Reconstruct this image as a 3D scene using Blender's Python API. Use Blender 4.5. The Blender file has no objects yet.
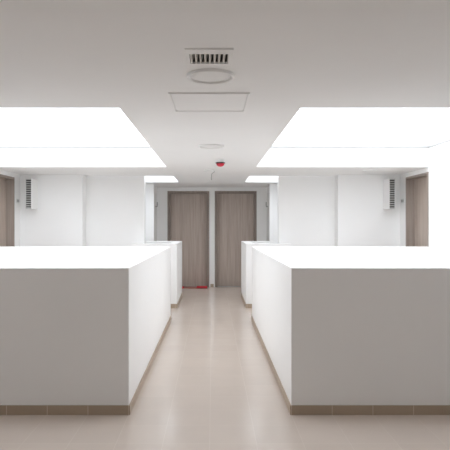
import bpy, bmesh, math, random
from mathutils import Vector
PI = math.pi
scene = bpy.context.scene
COL = scene.collection
random.seed(4)

# ------------------------------------------------------------------ dimensions (metres, +Y looks down the corridor)
EYE = 1.40
CEIL = 2.247          # underside of the ceiling
ROOF = 2.553          # top of the ceiling slab, where the skylight glass lies
PAR = 1.082           # parapet height
SIDE = 3.17           # side walls
def SD(s): return SIDE + 0.027 - 0.022*s   # the left wall stands a little further out than the right
POCK = 2.90           # outer wall of the far light wells, moved outward unseen for more light
Y_W = 10.70           # wall behind the far light wells
Y_A, Y_B = 3.805, 7.60        # near light wells
Y_C, Y_D = 8.69, 10.20        # far light wells
Y_BACK = 11.63
Y_FRONT = -2.6
LOW = -2.6

# ------------------------------------------------------------------ materials
def new_mat(name):
    m = bpy.data.materials.new(name); m.use_nodes = True
    nt = m.node_tree
    return m, nt, nt.nodes['Principled BSDF']

def node(nt, kind, **kw):
    n = nt.nodes.new(kind)
    for k, v in kw.items():
        if hasattr(n, k): setattr(n, k, v)
        else: n.inputs[k].default_value = v
    return n

def math_node(nt, op, a, b=None):
    n = nt.nodes.new('ShaderNodeMath'); n.operation = op
    for i, v in enumerate((a, b)):
        if v is None: continue
        if isinstance(v, (int, float)): n.inputs[i].default_value = v
        else: nt.links.new(v, n.inputs[i])
    return n.outputs[0]

def paint(name, col, rough=0.6, bump=0.02, var=0.015, spec=0.4):
    m, nt, b = new_mat(name)
    tc = node(nt, 'ShaderNodeTexCoord')
    big = node(nt, 'ShaderNodeTexNoise'); big.inputs['Scale'].default_value = 2.2; big.inputs['Detail'].default_value = 4
    nt.links.new(tc.outputs['Object'], big.inputs['Vector'])
    ramp = node(nt, 'ShaderNodeValToRGB')
    ramp.color_ramp.elements[0].color = tuple(max(0, c - var) for c in col) + (1,)
    ramp.color_ramp.elements[1].color = tuple(min(1, c + var) for c in col) + (1,)
    nt.links.new(big.outputs['Fac'], ramp.inputs['Fac'])
    nt.links.new(ramp.outputs['Color'], b.inputs['Base Color'])
    b.inputs['Roughness'].default_value = rough
    b.inputs['Specular IOR Level'].default_value = spec
    if bump:
        fine = node(nt, 'ShaderNodeTexNoise'); fine.inputs['Scale'].default_value = 180; fine.inputs['Detail'].default_value = 3
        nt.links.new(tc.outputs['Object'], fine.inputs['Vector'])
        bp = node(nt, 'ShaderNodeBump'); bp.inputs['Strength'].default_value = bump; bp.inputs['Distance'].default_value = 0.002
        nt.links.new(fine.outputs['Fac'], bp.inputs['Height'])
        nt.links.new(bp.outputs['Normal'], b.inputs['Normal'])
    return m

def tile_mat(name, base, joint, size, width, rough, axes=(True, True), spec=0.5):
    m, nt, b = new_mat(name)
    tc = node(nt, 'ShaderNodeTexCoord')
    sep = node(nt, 'ShaderNodeSeparateXYZ'); nt.links.new(tc.outputs['Object'], sep.inputs[0])
    masks, cells = [], []
    for ax, use in zip('XY', axes):
        u = math_node(nt, 'DIVIDE', sep.outputs[ax], size)
        shifted = math_node(nt, 'ADD', u, 0.5)
        fr = math_node(nt, 'FRACT', shifted)
        d = math_node(nt, 'ABSOLUTE', math_node(nt, 'SUBTRACT', fr, 0.5))
        if use: masks.append(math_node(nt, 'LESS_THAN', d, width / size / 2))
        cells.append(math_node(nt, 'FLOOR', u))
    mk = masks[0] if len(masks) == 1 else math_node(nt, 'MAXIMUM', masks[0], masks[1])
    comb = node(nt, 'ShaderNodeCombineXYZ')
    nt.links.new(cells[0], comb.inputs[0]); nt.links.new(cells[1], comb.inputs[1])
    wn = node(nt, 'ShaderNodeTexWhiteNoise'); nt.links.new(comb.outputs[0], wn.inputs['Vector'])
    cloud = node(nt, 'ShaderNodeTexNoise'); cloud.inputs['Scale'].default_value = 5; cloud.inputs['Detail'].default_value = 6
    nt.links.new(tc.outputs['Object'], cloud.inputs['Vector'])
    mixv = math_node(nt, 'ADD', math_node(nt, 'MULTIPLY', wn.outputs['Value'], 0.35), math_node(nt, 'MULTIPLY', cloud.outputs['Fac'], 0.65))
    ramp = node(nt, 'ShaderNodeValToRGB')
    ramp.color_ramp.elements[0].color = tuple(c * 0.95 for c in base) + (1,)
    ramp.color_ramp.elements[1].color = tuple(min(1, c * 1.05) for c in base) + (1,)
    nt.links.new(mixv, ramp.inputs['Fac'])
    mix = node(nt, 'ShaderNodeMix'); mix.data_type = 'RGBA'
    nt.links.new(mk, mix.inputs['Factor']); nt.links.new(ramp.outputs['Color'], mix.inputs['A'])
    mix.inputs['B'].default_value = joint + (1,)
    nt.links.new(mix.outputs['Result'], b.inputs['Base Color'])
    b.inputs['Roughness'].default_value = rough
    b.inputs['Specular IOR Level'].default_value = spec
    bp = node(nt, 'ShaderNodeBump'); bp.inputs['Strength'].default_value = 0.12; bp.inputs['Distance'].default_value = 0.001; bp.invert = True
    nt.links.new(mk, bp.inputs['Height']); nt.links.new(bp.outputs['Normal'], b.inputs['Normal'])
    return m

def wood_mat(name, dark, light):
    m, nt, b = new_mat(name)
    tc = node(nt, 'ShaderNodeTexCoord')
    mp = node(nt, 'ShaderNodeMapping'); mp.inputs['Scale'].default_value = (26, 26, 1.1)
    nt.links.new(tc.outputs['Object'], mp.inputs['Vector'])
    n1 = node(nt, 'ShaderNodeTexNoise'); n1.inputs['Scale'].default_value = 1.0; n1.inputs['Detail'].default_value = 7; n1.inputs['Distortion'].default_value = 0.5
    nt.links.new(mp.outputs['Vector'], n1.inputs['Vector'])
    mp2 = node(nt, 'ShaderNodeMapping'); mp2.inputs['Scale'].default_value = (140, 140, 3.5)
    nt.links.new(tc.outputs['Object'], mp2.inputs['Vector'])
    n2 = node(nt, 'ShaderNodeTexNoise'); n2.inputs['Scale'].default_value = 1.0; n2.inputs['Detail'].default_value = 3
    nt.links.new(mp2.outputs['Vector'], n2.inputs['Vector'])
    v = math_node(nt, 'ADD', math_node(nt, 'MULTIPLY', n1.outputs['Fac'], 0.7), math_node(nt, 'MULTIPLY', n2.outputs['Fac'], 0.3))
    ramp = node(nt, 'ShaderNodeValToRGB')
    ramp.color_ramp.elements[0].position = 0.33; ramp.color_ramp.elements[0].color = dark + (1,)
    ramp.color_ramp.elements[1].position = 0.67; ramp.color_ramp.elements[1].color = light + (1,)
    nt.links.new(v, ramp.inputs['Fac']); nt.links.new(ramp.outputs['Color'], b.inputs['Base Color'])
    b.inputs['Roughness'].default_value = 0.42
    bp = node(nt, 'ShaderNodeBump'); bp.inputs['Strength'].default_value = 0.08; bp.inputs['Distance'].default_value = 0.001
    nt.links.new(v, bp.inputs['Height']); nt.links.new(bp.outputs['Normal'], b.inputs['Normal'])
    return m

def glass_mat():
    m = bpy.data.materials.new('skylight_glass'); m.use_nodes = True
    nt = m.node_tree; nt.nodes.clear()
    out = node(nt, 'ShaderNodeOutputMaterial')
    tr = node(nt, 'ShaderNodeBsdfTransparent'); tr.inputs[0].default_value = (0.97, 0.985, 0.98, 1)
    gl = node(nt, 'ShaderNodeBsdfGlossy'); gl.inputs['Roughness'].default_value = 0.02
    fr = node(nt, 'ShaderNodeFresnel'); fr.inputs[0].default_value = 1.3
    mx = node(nt, 'ShaderNodeMixShader')
    mx.inputs[0].default_value = 0.05; nt.nodes.remove(fr)
    nt.links.new(tr.outputs[0], mx.inputs[1]); nt.links.new(gl.outputs[0], mx.inputs[2])
    nt.links.new(mx.outputs[0], out.inputs['Surface'])
    return m

M = dict(
    wall=paint('white_wall_paint', (0.86, 0.86, 0.855), 0.62),
    parapet=paint('white_parapet_paint', (0.86, 0.858, 0.85), 0.6),
    ceiling=paint('ceiling_paint', (0.85, 0.85, 0.845), 0.7),
    floor=tile_mat('beige_floor_tile', (0.62, 0.54, 0.478), (0.68, 0.608, 0.546), 0.30, 0.0032, 0.18, spec=0.75),
    skirt=tile_mat('beige_skirting_tile', (0.40, 0.315, 0.235), (0.60, 0.52, 0.44), 0.30, 0.005, 0.35),
    leaf=wood_mat('oak_veneer', (0.37, 0.30, 0.255), (0.50, 0.425, 0.37)),
    frame=wood_mat('oak_frame', (0.28, 0.232, 0.20), (0.375, 0.32, 0.282)),
    frame_dark=wood_mat('dark_oak_frame', (0.20, 0.158, 0.135), (0.285, 0.232, 0.20)),
    glass=glass_mat(),
    white=paint('white_enamel', (0.82, 0.82, 0.81), 0.4, 0, 0.005),
    plaster=paint('white_plaster_trim', (0.84, 0.84, 0.83), 0.5, 0, 0.005),
    grey=paint('pale_grey_paint', (0.78, 0.79, 0.78), 0.45, 0, 0.008),
    metal=paint('grey_metal', (0.34, 0.34, 0.33), 0.35, 0, 0.01),
    bead=paint('satin_aluminium', (0.37, 0.37, 0.365), 0.4, 0, 0.008),
    dark=paint('dark_duct_metal', (0.13, 0.125, 0.115), 0.6, 0, 0.008),
    slat=paint('vent_slat', (0.62, 0.60, 0.56), 0.45, 0, 0.01),
    red=paint('red_plastic', (0.62, 0.03, 0.06), 0.3, 0, 0.01),
    black=paint('black_plastic', (0.05, 0.04, 0.045), 0.4, 0, 0.005),
    mat=paint('brown_mat_pile', (0.34, 0.16, 0.13), 0.9, 0.4, 0.05),
    matred=paint('red_mat_pile', (0.58, 0.04, 0.05), 0.9, 0.4, 0.03),
)

# ------------------------------------------------------------------ mesh helpers
def link(name, bm, mat, parent=None, bevel=0.0, smooth=False, kind=None):
    bmesh.ops.remove_doubles(bm, verts=bm.verts, dist=1e-6)
    bmesh.ops.recalc_face_normals(bm, faces=bm.faces)
    me = bpy.data.meshes.new(name); bm.to_mesh(me); bm.free()
    if smooth:
        for p in me.polygons: p.use_smooth = True
    me.materials.append(mat)
    o = bpy.data.objects.new(name, me); COL.objects.link(o)
    if parent: o.parent = parent
    if bevel:
        b = o.modifiers.new('bevel', 'BEVEL'); b.width = bevel; b.segments = 2; b.limit_method = 'ANGLE'; b.angle_limit = math.radians(40)
    if kind: o['kind'] = kind
    return o

def box(bm, x0, x1, y0, y1, z0, z1):
    x0, x1 = sorted((x0, x1)); y0, y1 = sorted((y0, y1)); z0, z1 = sorted((z0, z1))
    v = [bm.verts.new(p) for p in ((x0,y0,z0),(x1,y0,z0),(x1,y1,z0),(x0,y1,z0),(x0,y0,z1),(x1,y0,z1),(x1,y1,z1),(x0,y1,z1))]
    for f in ((0,3,2,1),(4,5,6,7),(0,1,5,4),(1,2,6,5),(2,3,7,6),(3,0,4,7)): bm.faces.new([v[i] for i in f])

def boxes(*bs):
    bm = bmesh.new()
    for b in bs: box_sep(bm, b)
    return bm
def box_sep(bm, b): box(bm, *b)

def one(b):
    bm = bmesh.new(); box(bm, *b); return bm

def prism(poly, z0, z1):
    bm = bmesh.new()
    lo = [bm.verts.new((x, y, z0)) for x, y in poly]; hi = [bm.verts.new((x, y, z1)) for x, y in poly]
    bm.faces.new(lo[::-1]); bm.faces.new(hi)
    n = len(poly)
    for i in range(n): bm.faces.new((lo[i], lo[(i+1) % n], hi[(i+1) % n], hi[i]))
    return bm

def slab(xs, ys, hole, z0, z1):
    """plate with rectangular openings: one clean shell, no inner faces"""
    bm = bmesh.new(); V = {}
    xs = sorted(set(xs)); ys = sorted(set(ys))
    def v(i, j, k):
        if (i, j, k) not in V: V[(i, j, k)] = bm.verts.new((xs[i], ys[j], (z0, z1)[k]))
        return V[(i, j, k)]
    nx, ny = len(xs) - 1, len(ys) - 1
    solid = lambda i, j: 0 <= i < nx and 0 <= j < ny and not hole((xs[i] + xs[i+1]) / 2, (ys[j] + ys[j+1]) / 2)
    for i in range(nx):
        for j in range(ny):
            if not solid(i, j): continue
            bm.faces.new((v(i,j,1), v(i+1,j,1), v(i+1,j+1,1), v(i,j+1,1)))
            bm.faces.new((v(i,j,0), v(i,j+1,0), v(i+1,j+1,0), v(i+1,j,0)))
            if not solid(i-1, j): bm.faces.new((v(i,j,0), v(i,j,1), v(i,j+1,1), v(i,j+1,0)))
            if not solid(i+1, j): bm.faces.new((v(i+1,j,0), v(i+1,j+1,0), v(i+1,j+1,1), v(i+1,j,1)))
            if not solid(i, j-1): bm.faces.new((v(i,j,0), v(i+1,j,0), v(i+1,j,1), v(i,j,1)))
            if not solid(i, j+1): bm.faces.new((v(i,j+1,0), v(i,j+1,1), v(i+1,j+1,1), v(i+1,j+1,0)))
    return bm

def lathe(bm, prof, c=(0,0,0), n=40):
    """revolve (radius, z) pairs around the vertical through c"""
    rings = []
    for r, z in prof:
        if r < 1e-6: rings.append([bm.verts.new((c[0], c[1], c[2] + z))])
        else: rings.append([bm.verts.new((c[0] + r*math.cos(2*PI*k/n), c[1] + r*math.sin(2*PI*k/n), c[2] + z)) for k in range(n)])
    for a, b in zip(rings, rings[1:]):
        for k in range(n):
            q = []
            for w in (a[k % len(a)], a[(k+1) % len(a)], b[(k+1) % len(b)], b[k % len(b)]):
                if w not in q: q.append(w)
            if len(q) > 2: bm.faces.new(q)
    return bm

def tube(bm, pts, r, n=10):
    pts = [Vector(p) for p in pts]; rings = []
    for i, p in enumerate(pts):
        t = (pts[min(i+1, len(pts)-1)] - pts[max(i-1, 0)]).normalized()
        u = t.cross(Vector((0, 1, 0)))
        if u.length < 1e-3: u = t.cross(Vector((1, 0, 0)))
        u.normalize(); w = t.cross(u)
        rings.append([bm.verts.new(p + r*(math.cos(2*PI*k/n)*u + math.sin(2*PI*k/n)*w)) for k in range(n)])
    for a, b in zip(rings, rings[1:]):
        for k in range(n): bm.faces.new((a[k], a[(k+1) % n], b[(k+1) % n], b[k]))
    bm.faces.new(rings[0][::-1]); bm.faces.new(rings[-1])
    return bm

def tag(o, label, cat, group=None):
    o['label'] = label; o['category'] = cat
    if group: o['group'] = group
    return o

def root(name, label, cat, loc=(0,0,0), group=None, kind=None):
    o = bpy.data.objects.new(name, None); COL.objects.link(o); o.location = loc; o.empty_display_size = 0.1
    tag(o, label, cat, group)
    if kind: o['kind'] = kind
    return o

def struct(name, bm, mat, bevel=0.0, label=None):
    o = link(name, bm, mat, None, bevel, kind='structure')
    if label: o['label'] = label
    return o

# ------------------------------------------------------------------ floor, ceiling
wells = [(s, a, b, c, d) for s in (-1, 1) for a, b, c, d in ((0.75, SD(s), Y_A + 0.15, Y_B - 0.15), (0.735, POCK, 8.895, Y_D - 0.15))]
def in_well(x, y): return any(a < x*s < b and c < y < d for s, a, b, c, d in wells)
SKY_X = 2.3  # unseen outer edge of the far skylights, widened to brighten the corridor end
def lights_(s): return [(0.655, SD(s), 3.73, 7.52), (0.655, SKY_X, 8.90, Y_D)]
DUCT = (-0.097, 0.099, 2.535, 2.686)
def in_sky(x, y):
    return any(a < abs(x) < b and c < y < d for a, b, c, d in lights_(1 if x > 0 else -1)) or (DUCT[0] < x < DUCT[1] and DUCT[2] < y < DUCT[3])
OUT = 3.45
fx = [-OUT, OUT] + [s*v for s in (-1, 1) for v in (0.75, SD(s), 0.735, POCK)]
fy = [Y_FRONT - 0.2, Y_BACK + 0.3, Y_A + 0.15, Y_B - 0.15, 8.895, Y_D - 0.15]
struct('floor', slab(fx, fy, in_well, -0.30, 0.0), M['floor'])
cx = [-OUT, OUT, DUCT[0], DUCT[1]] + [s*v for s in (-1, 1) for v in (0.655, SD(s), SKY_X)]
cy = [Y_FRONT - 0.2, Y_BACK + 0.3, 3.73, 7.52, 8.90, Y_D, DUCT[2], DUCT[3]]
struct('ceiling', slab(cx, cy, in_sky, CEIL, ROOF), M['ceiling'])

# ------------------------------------------------------------------ walls
DY0, DY1, DTOP = 7.52, 8.41, 2.178     # side doors
def wall_side(name, s):
    X0, X1 = s*SD(s), s*OUT
    bm = bmesh.new()
    # an L of wall around the door opening, drawn in the Y-Z plane and given the wall's thickness
    poly = [(Y_FRONT - .2, 0), (DY0, 0), (DY0, DTOP), (DY1, DTOP), (DY1, 0), (8.67, 0), (8.67, CEIL), (Y_FRONT - .2, CEIL)]
    a = [bm.verts.new((X0, y, z)) for y, z in poly]; b = [bm.verts.new((X1, y, z)) for y, z in poly]
    bm.faces.new(a); bm.faces.new(b[::-1])
    for i in range(len(poly)):
        j = (i + 1) % len(poly); bm.faces.new((a[i], b[i], b[j], a[j]))
    return struct(name, bm, M['wall'])
wall_side('wall_left', -1); wall_side('wall_right', 1)
for side, s in (('left', -1), ('right', 1)):
    struct('wall_far_' + side, prism([(s*x, y) for x, y in ((OUT, 8.67), (2.15 - .022*s, 8.67), (2.15 - .022*s, 8.90), (1.16, 8.90), (1.16, 9.05), (POCK, 9.05), (POCK, Y_W), (1.20, Y_W),
           (1.20, Y_W + .1), (OUT, Y_W + .1))], 0, CEIL), M['wall'], 0.003)
    struct('wall_end_' + side, one((s*1.24, s*OUT, Y_W + .1, Y_BACK, 0, CEIL)), M['wall'])
bm = bmesh.new()
WX, WZ0, WZ1 = 1.0, 0.95, 1.47
box(bm, -OUT, -WX, Y_FRONT - .2, Y_FRONT, 0, CEIL); box(bm, WX, OUT, Y_FRONT - .2, Y_FRONT, 0, CEIL)
box(bm, -WX, WX, Y_FRONT - .2, Y_FRONT, 0, WZ0); box(bm, -WX, WX, Y_FRONT - .2, Y_FRONT, WZ1, CEIL)
struct('wall_front', bm, M['wall'])
w = root('window_5', 'added unseen window behind the viewer, lighting the near parapets', 'window', (0, Y_FRONT - .1, 0), kind='structure')  # added out of view so the near parapet faces catch daylight
bm = bmesh.new()
for (x0, x1, z0, z1) in ((-WX, -WX + .05, WZ0, WZ1), (WX - .05, WX, WZ0, WZ1), (-WX + .05, WX - .05, WZ0, WZ0 + .05), (-WX + .05, WX - .05, WZ1 - .05, WZ1), (-.025, .025, WZ0 + .05, WZ1 - .05)):
    box(bm, x0, x1, -.03, .03, z0, z1)
link('window_frame', bm, M['white'], w)
link('glass_pane', one((-WX + .05, WX - .05, -.004, .004, WZ0 + .05, WZ1 - .05)), M['glass'], w)
L = bpy.data.lights.new('sky_portal', 'AREA'); L.shape = 'RECTANGLE'; L.size = 2*WX; L.size_y = WZ1 - WZ0; L.cycles.is_portal = True
lo = bpy.data.objects.new('sky_portal', L); COL.objects.link(lo); lo.parent = w
lo.location = (0, .11, (WZ0 + WZ1)/2); lo.rotation_euler = (PI/2, 0, 0)

# back wall with its two door openings
BD = ((-1.012, -0.043), (0.055, 1.025))
bm = bmesh.new()
poly = [(-1.75, 0), (BD[0][0], 0), (BD[0][0], DTOP), (BD[0][1], DTOP), (BD[0][1], 0), (BD[1][0], 0), (BD[1][0], DTOP), (BD[1][1], DTOP), (BD[1][1], 0), (1.75, 0), (1.75, CEIL), (-1.75, CEIL)]
a = [bm.verts.new((x, Y_BACK, z)) for x, z in poly]; b = [bm.verts.new((x, Y_BACK + .2, z)) for x, z in poly]
bm.faces.new(a); bm.faces.new(b[::-1])
for i in range(len(poly)):
    j = (i + 1) % len(poly); bm.faces.new((a[i], b[i], b[j], a[j]))
struct('wall_back', bm, M['wall'])

# light wells going down to the storey below
for s, tagname in ((-1, 'left'), (1, 'right')):
    for (x0, x1, y0, y1, nm) in ((0.75, SD(s), Y_A + .15, Y_B - .15, 'wall_well_near_'), (0.735, POCK, 8.895, Y_D - .15, 'wall_well_far_')):
        t = .12
        bm = slab([s*(x0 - t), s*x0, s*x1, s*(x1 + t)], [y0 - t, y0, y1, y1 + t], lambda x, y, x0=x0, x1=x1, y0=y0, y1=y1: x0 < abs(x) < x1 and y0 < y < y1, LOW, -0.30)
        struct(nm + tagname, bm, M['wall'])
        struct(nm.replace('wall_well', 'floor_well') + tagname, one((s*(x0 - t), s*(x1 + t), y0 - t, y1 + t, LOW - .1, LOW)), M['floor'])

# skirting along the walls
SK, ST = 0.069, 0.010
struct('baseboard_back', one((BD[0][1] + .004, BD[1][0] - .004, Y_BACK - ST, Y_BACK, 0, SK)), M['skirt'], 0.002)
for side, s in (('left', -1), ('right', 1)):
    struct('baseboard_' + side, one((s*2.13, s*(SD(s) - ST), 8.67 - ST, 8.67, 0, SK)), M['skirt'], 0.002)
    struct('baseboard_near_' + side, one((s*(SD(s) - ST), s*SD(s), Y_FRONT, Y_A - .02, 0, SK)), M['skirt'], 0.002)
struct('baseboard_front', one((-SIDE + ST, SIDE - ST, Y_FRONT, Y_FRONT + ST, 0, SK)), M['skirt'], 0.002)

# ------------------------------------------------------------------ skylights
i = 0
for s, where in ((-1, 'left'), (1, 'right')):
    for (a, b, c, d), sz in zip(lights_(s), ('large', 'small')):
        i += 1
        w = root('window_%d' % i, '%s white skylight above the %s light well on the %s' % (sz, 'near' if sz == 'large' else 'far', where), 'skylight', (0, 0, 0), kind='structure')
        link('glass_pane', one((s*(a - .04), s*(b + .04), c - .04, d + .04, ROOF + .002, ROOF + .012)), M['glass'], w)
        curb = slab([s*(a - .10), s*(a - .045), s*(b + .045), s*(b + .10)], [c - .10, c - .045, d + .045, d + .10],
                    lambda x, y, a=a, b=b, c=c, d=d: a - .045 < abs(x) < b + .045 and c - .045 < y < d + .045, ROOF, ROOF + .05)
        link('curb', curb, M['plaster'], w)
        fr = slab([s*a, s*(a + .012), s*(b - .012), s*b], [c, c + .012, d - .012, d],
              lambda x, y, a=a, b=b, c=c, d=d: a + .012 < abs(x) < b - .012 and c + .012 < y < d - .012, ROOF - .03, ROOF + .0015)
        link('glazing_bead', fr, M['bead'], w)
        # lets the sky be sampled through the opening
        L = bpy.data.lights.new('sky_portal', 'AREA'); L.shape = 'RECTANGLE'; L.size = b - a; L.size_y = d - c
        L.cycles.is_portal = True
        lo = bpy.data.objects.new('sky_portal', L); COL.objects.link(lo)
        lo.location = (s*(a + b)/2, (c + d)/2, ROOF + .0018); lo.parent = w

# ------------------------------------------------------------------ parapets round the light wells
def parapet(label, outline, skirts, s):
    r = tag(link('parapet', prism([(s*x, y) for x, y in outline], 0, PAR), M['parapet'], None, 0.004), label, 'parapet', 'white parapets round the light wells')
    bm = bmesh.new()
    for (x0, x1, y0, y1) in skirts: box(bm, s*x0, s*x1, y0, y1, 0, SK)
    o = link('skirting', bm, M['skirt'], r, 0.0015); o['label'] = 'beige tiled skirting'
for s, side in ((-1, 'left'), (1, 'right')):
    x = 0.60
    parapet('white painted parapet round the near light well, %s of the corridor' % side,
            [(x, Y_A), (SD(s) - .002, Y_A), (SD(s) - .002, Y_A + .15), (x + .15, Y_A + .15), (x + .15, Y_B - .15), (SD(s) - .002, Y_B - .15), (SD(s) - .002, Y_B), (x, Y_B)],
            [(x - ST, SD(s) - .002, Y_A - ST, Y_A), (x - ST, x, Y_A + .0005, Y_B), (x - ST, SD(s) - .002, Y_B + .0005, Y_B + ST)], s)
    x = 0.585
    parapet('short white parapet round the far light well, in front of the %s back door' % side,
            [(x, Y_C), (1.35, Y_C), (1.35, 8.895), (x + .15, 8.895), (x + .15, Y_D - .15), (POCK - .002, Y_D - .15), (POCK - .002, Y_D), (x, Y_D)],
            [(x - ST, 1.35, Y_C - ST, Y_C), (x - ST, x, Y_C + .0005, Y_D), (x - ST, POCK - .002, Y_D + .0005, Y_D + ST)], s)

# ------------------------------------------------------------------ doors
FW = 0.05
def back_door(n, x0, x1, label):
    r = root('door_%d' % n, label, 'door', ((x0 + x1)/2, Y_BACK, 0), kind='structure')
    cxm = (x0 + x1)/2; h = (x1 - x0)/2
    # portal-shaped frame, drawn in X-Z
    def ring(ho, hi, zo, zi, y0, y1):
        bm = bmesh.new()
        poly = [(-ho, 0), (-hi, 0), (-hi, zi), (hi, zi), (hi, 0), (ho, 0), (ho, zo), (-ho, zo)]
        a = [bm.verts.new((x, y0, z)) for x, z in poly]; b = [bm.verts.new((x, y1, z)) for x, z in poly]
        bm.faces.new(a); bm.faces.new(b[::-1])
        for i in range(8):
            j = (i + 1) % 8; bm.faces.new((a[i], b[i], b[j], a[j]))
        return bm
    link('door_frame', ring(h - .003, h - FW - .022, DTOP - .003, DTOP - FW - .022, -0.004, 0.10), M['frame_dark'], r, 0.002)
    link('door_trim', ring(h + .012, h - .012, DTOP + .012, DTOP - .012, -0.014, -0.0045), M['plaster'], r, 0.002)
    link('door_leaf', one((-h + FW + .006, h - FW - .006, 0.1003, 0.14, 0.006, DTOP - FW - .006)), M['leaf'], r, 0.002)
    link('threshold', one((-h + FW + .022, h - FW - .022, 0.0, 0.20, 0.0, 0.006)), M['metal'], r)
back_door(1, *BD[0], 'grey oak door at the corridor end with a reddish mat at its foot')
back_door(2, *BD[1], 'grey oak door at the corridor end with bare floor before it')

def side_door(n, s, label):
    r = root('door_%d' % n, label, 'door', (s*SD(s), (DY0 + DY1)/2, 0), kind='structure')
    h = (DY1 - DY0)/2
    bm = bmesh.new()
    ho, hi, zo, zi = h - .002, h - .035, DTOP - .002, DTOP - .035
    poly = [(-ho, 0), (-hi, 0), (-hi, zi), (hi, zi), (hi, 0), (ho, 0), (ho, zo), (-ho, zo)]
    a = [bm.verts.new((-s*.006, y, z)) for y, z in poly]; b = [bm.verts.new((s*.125, y, z)) for y, z in poly]
    bm.faces.new(a); bm.faces.new(b[::-1])
    for i in range(8):
        j = (i + 1) % 8; bm.faces.new((a[i], b[i], b[j], a[j]))
    link('door_frame', bm, M['frame'], r, 0.002)
    link('door_leaf', one((s*.1253, s*.165, -hi - .02, hi + .02, 0.0, zi + .02)), M['leaf'], r, 0.002)
side_door(3, -1, 'grey oak side door set deep in the left wall')
side_door(4, 1, 'grey oak side door set deep in the right wall')

# ------------------------------------------------------------------ things on the ceiling
v = root('ceiling_vent', 'square ceiling vent with a row of narrow dark slots', 'vent', (0.0025, 2.605, CEIL))
bm = slab([-.1175, -.0985, .0955, .1175], [-.135, -.070, .081, .135], lambda x, y: -.0985 < x < .0955 and -.07 < y < .081, -0.007, 0.0)
link('vent_frame', bm, M['white'], v, 0.002)
bm = bmesh.new()
for k in range(9):
    x = -.0995 + .0235*k + .003
    bm2 = [(x, -.069, -.003), (x + .0085, -.069, -.003), (x + .016, -.069, .028), (x + .0075, -.069, .028)]
    f = [bm.verts.new(p) for p in bm2]; g = [bm.verts.new((p[0], .080, p[2])) for p in bm2]
    bm.faces.new(f); bm.faces.new(g[::-1])
    for q in range(4): bm.faces.new((f[q], g[q], g[(q+1) % 4], f[(q+1) % 4]))
link('louvre', bm, M['slat'], v)
link('duct_box', slab([-.0993, -.0975, .0945, .0963], [-.0698, -.068, .079, .0808], lambda x, y: -.0975 < x < .0945 and -.068 < y < .079, 0.004, 0.10), M['dark'], v)
link('duct_plate', one((-.0993, .0963, -.0698, .0808, 0.10, 0.11)), M['dark'], v)

def downlight(x, y, D, label):
    r = root('downlight', label, 'ceiling light', (x, y, CEIL), 'round flush ceiling lights')
    R = D/2
    bm = bmesh.new(); lathe(bm, [(R, 0), (R, -.008), (R - .005, -.016), (R - .018, -.015), (R - .022, -.004), (R - .022, 0)], n=56)
    link('ring', bm, M['white'], r, smooth=True)
    bm = bmesh.new(); lathe(bm, [(0, -.0075), (R*.6, -.007), (R - .0215, -.005), (R - .0215, 0), (0, 0)], n=56)
    link('diffuser', bm, M['plaster'], r, smooth=True)
downlight(0.0077, 2.92, 0.275, 'large round white ceiling light between the vent and the hatch')
downlight(0.002, 5.51, 0.275, 'round white ceiling light between the hatch and the red alarm')
downlight(2.44, 7.93, 0.20, 'small round ceiling light in front of the right side door')

a_ = root('ceiling_hatch', 'square white access hatch set flush in the ceiling', 'access hatch', (-0.003, 3.555, CEIL))
H = .262
link('hatch_frame', slab([-H, -H + .014, H - .014, H], [-H, -H + .014, H - .014, H], lambda x, y: abs(x) < H - .014 and abs(y) < H - .014, -0.008, 0), M['white'], a_, 0.0015)
link('hatch_panel', one((-H + .020, H - .020, -H + .020, H - .020, -0.005, 0)), M['ceiling'], a_, 0.001)

d = root('smoke_alarm', 'small white ceiling alarm with a red dome below', 'alarm', (0.119, 6.66, CEIL))
bm = bmesh.new(); lathe(bm, [(0, 0), (.052, 0), (.054, -.012), (.050, -.034), (.044, -.038), (0, -.038)], n=36)
link('base', bm, M['white'], d, smooth=False)
bm = bmesh.new(); lathe(bm, [(0, -.040), (.061, -.040), (.064, -.044), (.060, -.051), (.050, -.054), (0, -.054)], n=36)
link('band', bm, M['black'], d)
bm = bmesh.new(); lathe(bm, [(0, -.050), (.0535, -.053), (.0505, -.068), (.039, -.083), (.026, -.090), (.010, -.094), (0, -.0945)], n=36)
o = link('dome', bm, M['red'], d, smooth=True); o['label'] = 'red dome'

p = root('pendant_fitting', 'thin white stem fitting hanging from the ceiling behind the red alarm', 'ceiling fitting', (-0.03, 7.9, CEIL))
bm = bmesh.new(); lathe(bm, [(0, 0), (.080, 0), (.080, -.014), (.070, -.022), (0, -.022)], n=36)
link('base', bm, M['grey'], p)
bm = bmesh.new()
tube(bm, [(.05, 0, -.012), (.078, 0, -.026), (.070, 0, -.042), (.044, 0, -.052), (.034, 0, -.066), (.032, 0, -.10), (.032, 0, -.168)], .005)
link('stem', bm, M['bead'], p, smooth=True)
bm = bmesh.new(); lathe(bm, [(0, -.160), (.060, -.164), (.075, -.168), (.060, -.173), (0, -.175)], c=(.052, 0, 0), n=32)
link('disc', bm, M['grey'], p)

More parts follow.
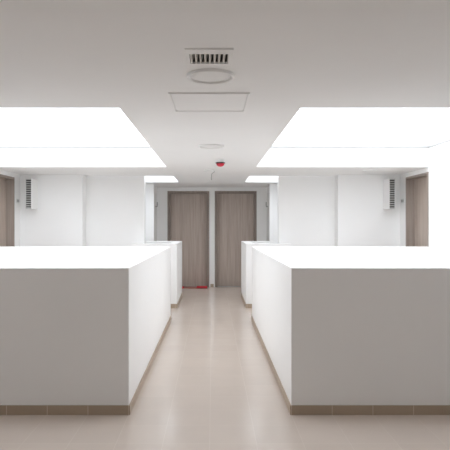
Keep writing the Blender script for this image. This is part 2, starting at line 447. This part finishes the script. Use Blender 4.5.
# ------------------------------------------------------------------ things on the walls
for s, side in ((-1, 'left'), (1, 'right')):
    v = root('wall_vent', 'narrow white vent box with a dark louvred front near the %s side door' % side, 'vent', (s*(2.961 - .018*s), 8.67, 1.66), 'wall vent boxes')
    z0, z1 = 0.0, 0.50
    bm = bmesh.new()
    box(bm, -.050, -.046, -.30, 0, z0, z1); box(bm, .046, .050, -.30, 0, z0, z1)
    box(bm, -.046, .046, -.30, 0, z0, z0 + .006); box(bm, -.046, .046, -.30, 0, z1 - .006, z1)
    link('casing', bm, M['white'], v, 0.0)
    link('duct_plate', one((-.0455, .0455, -.262, -.256, .009, z1 - .009)), M['dark'], v)
    bm = bmesh.new()
    n = 14
    for k in range(n):
        z = .012 + k*(z1 - .034)/(n - 1)
        q = [(-.300, z), (-.296, z - .0005), (-.270, z + .0095), (-.274, z + .012)]
        f = [bm.verts.new((-.0455, y, zz)) for y, zz in q]; g = [bm.verts.new((.0455, y, zz)) for y, zz in q]
        bm.faces.new(f); bm.faces.new(g[::-1])
        for t in range(4): bm.faces.new((f[t], g[t], g[(t+1) % 4], f[(t+1) % 4]))
    link('louvre', bm, M['white'], v)

    w = root('light_switch', 'double light switch on the wall between the %s side door and the vent box' % side, 'switch', (s*SD(s), 8.54, 1.80), 'double light switches')
    link('plate', one((-s*.008, 0, -.066, .066, -.040, .040)), M['grey'], w, 0.003)
    for y in (-.030, .030):
        link('rocker', one((-s*.014, -s*.0085, y - .016, y + .016, -.022, .022)), M['metal'], w, 0.002)

    u = tag(link('utility_cupboard_door', one((s*1.2395, s*1.227, Y_W + .14, Y_BACK - .10, 0.012, 2.10)), M['grey'], None, 0.003),
            'pale grey utility cupboard door on the side wall by the %s oak door' % side, 'cupboard door', 'utility cupboard doors')
    bm = bmesh.new()
    yh = 11.24
    tube(bm, [(s*1.227, yh, 1.80), (s*1.192, yh, 1.80), (s*1.188, yh, 1.83), (s*1.188, yh, 1.90)], .010)
    o = link('handle', bm, M['metal'], u, smooth=True); o['label'] = 'dark metal handle'

# ------------------------------------------------------------------ mat at the foot of the left back door
m = tag(link('doormat', slab([-.62, -.545, -.335, -.10], [11.33, 11.60], lambda x, y: False, 0, 0.016), M['mat'], None, 0.004),
        'low reddish brown mat with red ends on the tiles before the left oak door', 'doormat')
o = link('mat_end', one((-.675, -.621, 11.33, 11.60, 0, .018)), M['matred'], m, 0.004); o['label'] = 'red end of the mat'
o = link('mat_end', one((-.335, -.10, 11.30, 11.60, .0165, .030)), M['matred'], m, 0.004); o['label'] = 'folded red end of the mat'

# ------------------------------------------------------------------ daylight
W = bpy.data.worlds.new('overcast_sky'); scene.world = W; W.use_nodes = True
bg = W.node_tree.nodes['Background']
bg.inputs['Color'].default_value = (0.955, 0.965, 1.03, 1); bg.inputs['Strength'].default_value = 14.0

# ------------------------------------------------------------------ camera
cam = bpy.data.cameras.new('camera'); co = bpy.data.objects.new('camera', cam); COL.objects.link(co)
co.location = (0.0187, 0, EYE); co.rotation_euler = (PI/2, 0, 0)
cam.sensor_width = 36; cam.lens = 36*515/450
cam.shift_x = 12.4/450; cam.shift_y = 0.0
cam.clip_start = 0.05
scene.camera = co

vs = scene.view_settings
scene.display_settings.display_device = 'sRGB'
vs.view_transform = 'Standard'; vs.look = 'None'; vs.exposure = -1.65; vs.gamma = 1.0; vs.use_curve_mapping = False
scene.cycles.max_bounces = 24; scene.cycles.diffuse_bounces = 16; scene.cycles.glossy_bounces = 6; scene.cycles.transparent_max_bounces = 12
scene.cycles.use_denoising = True
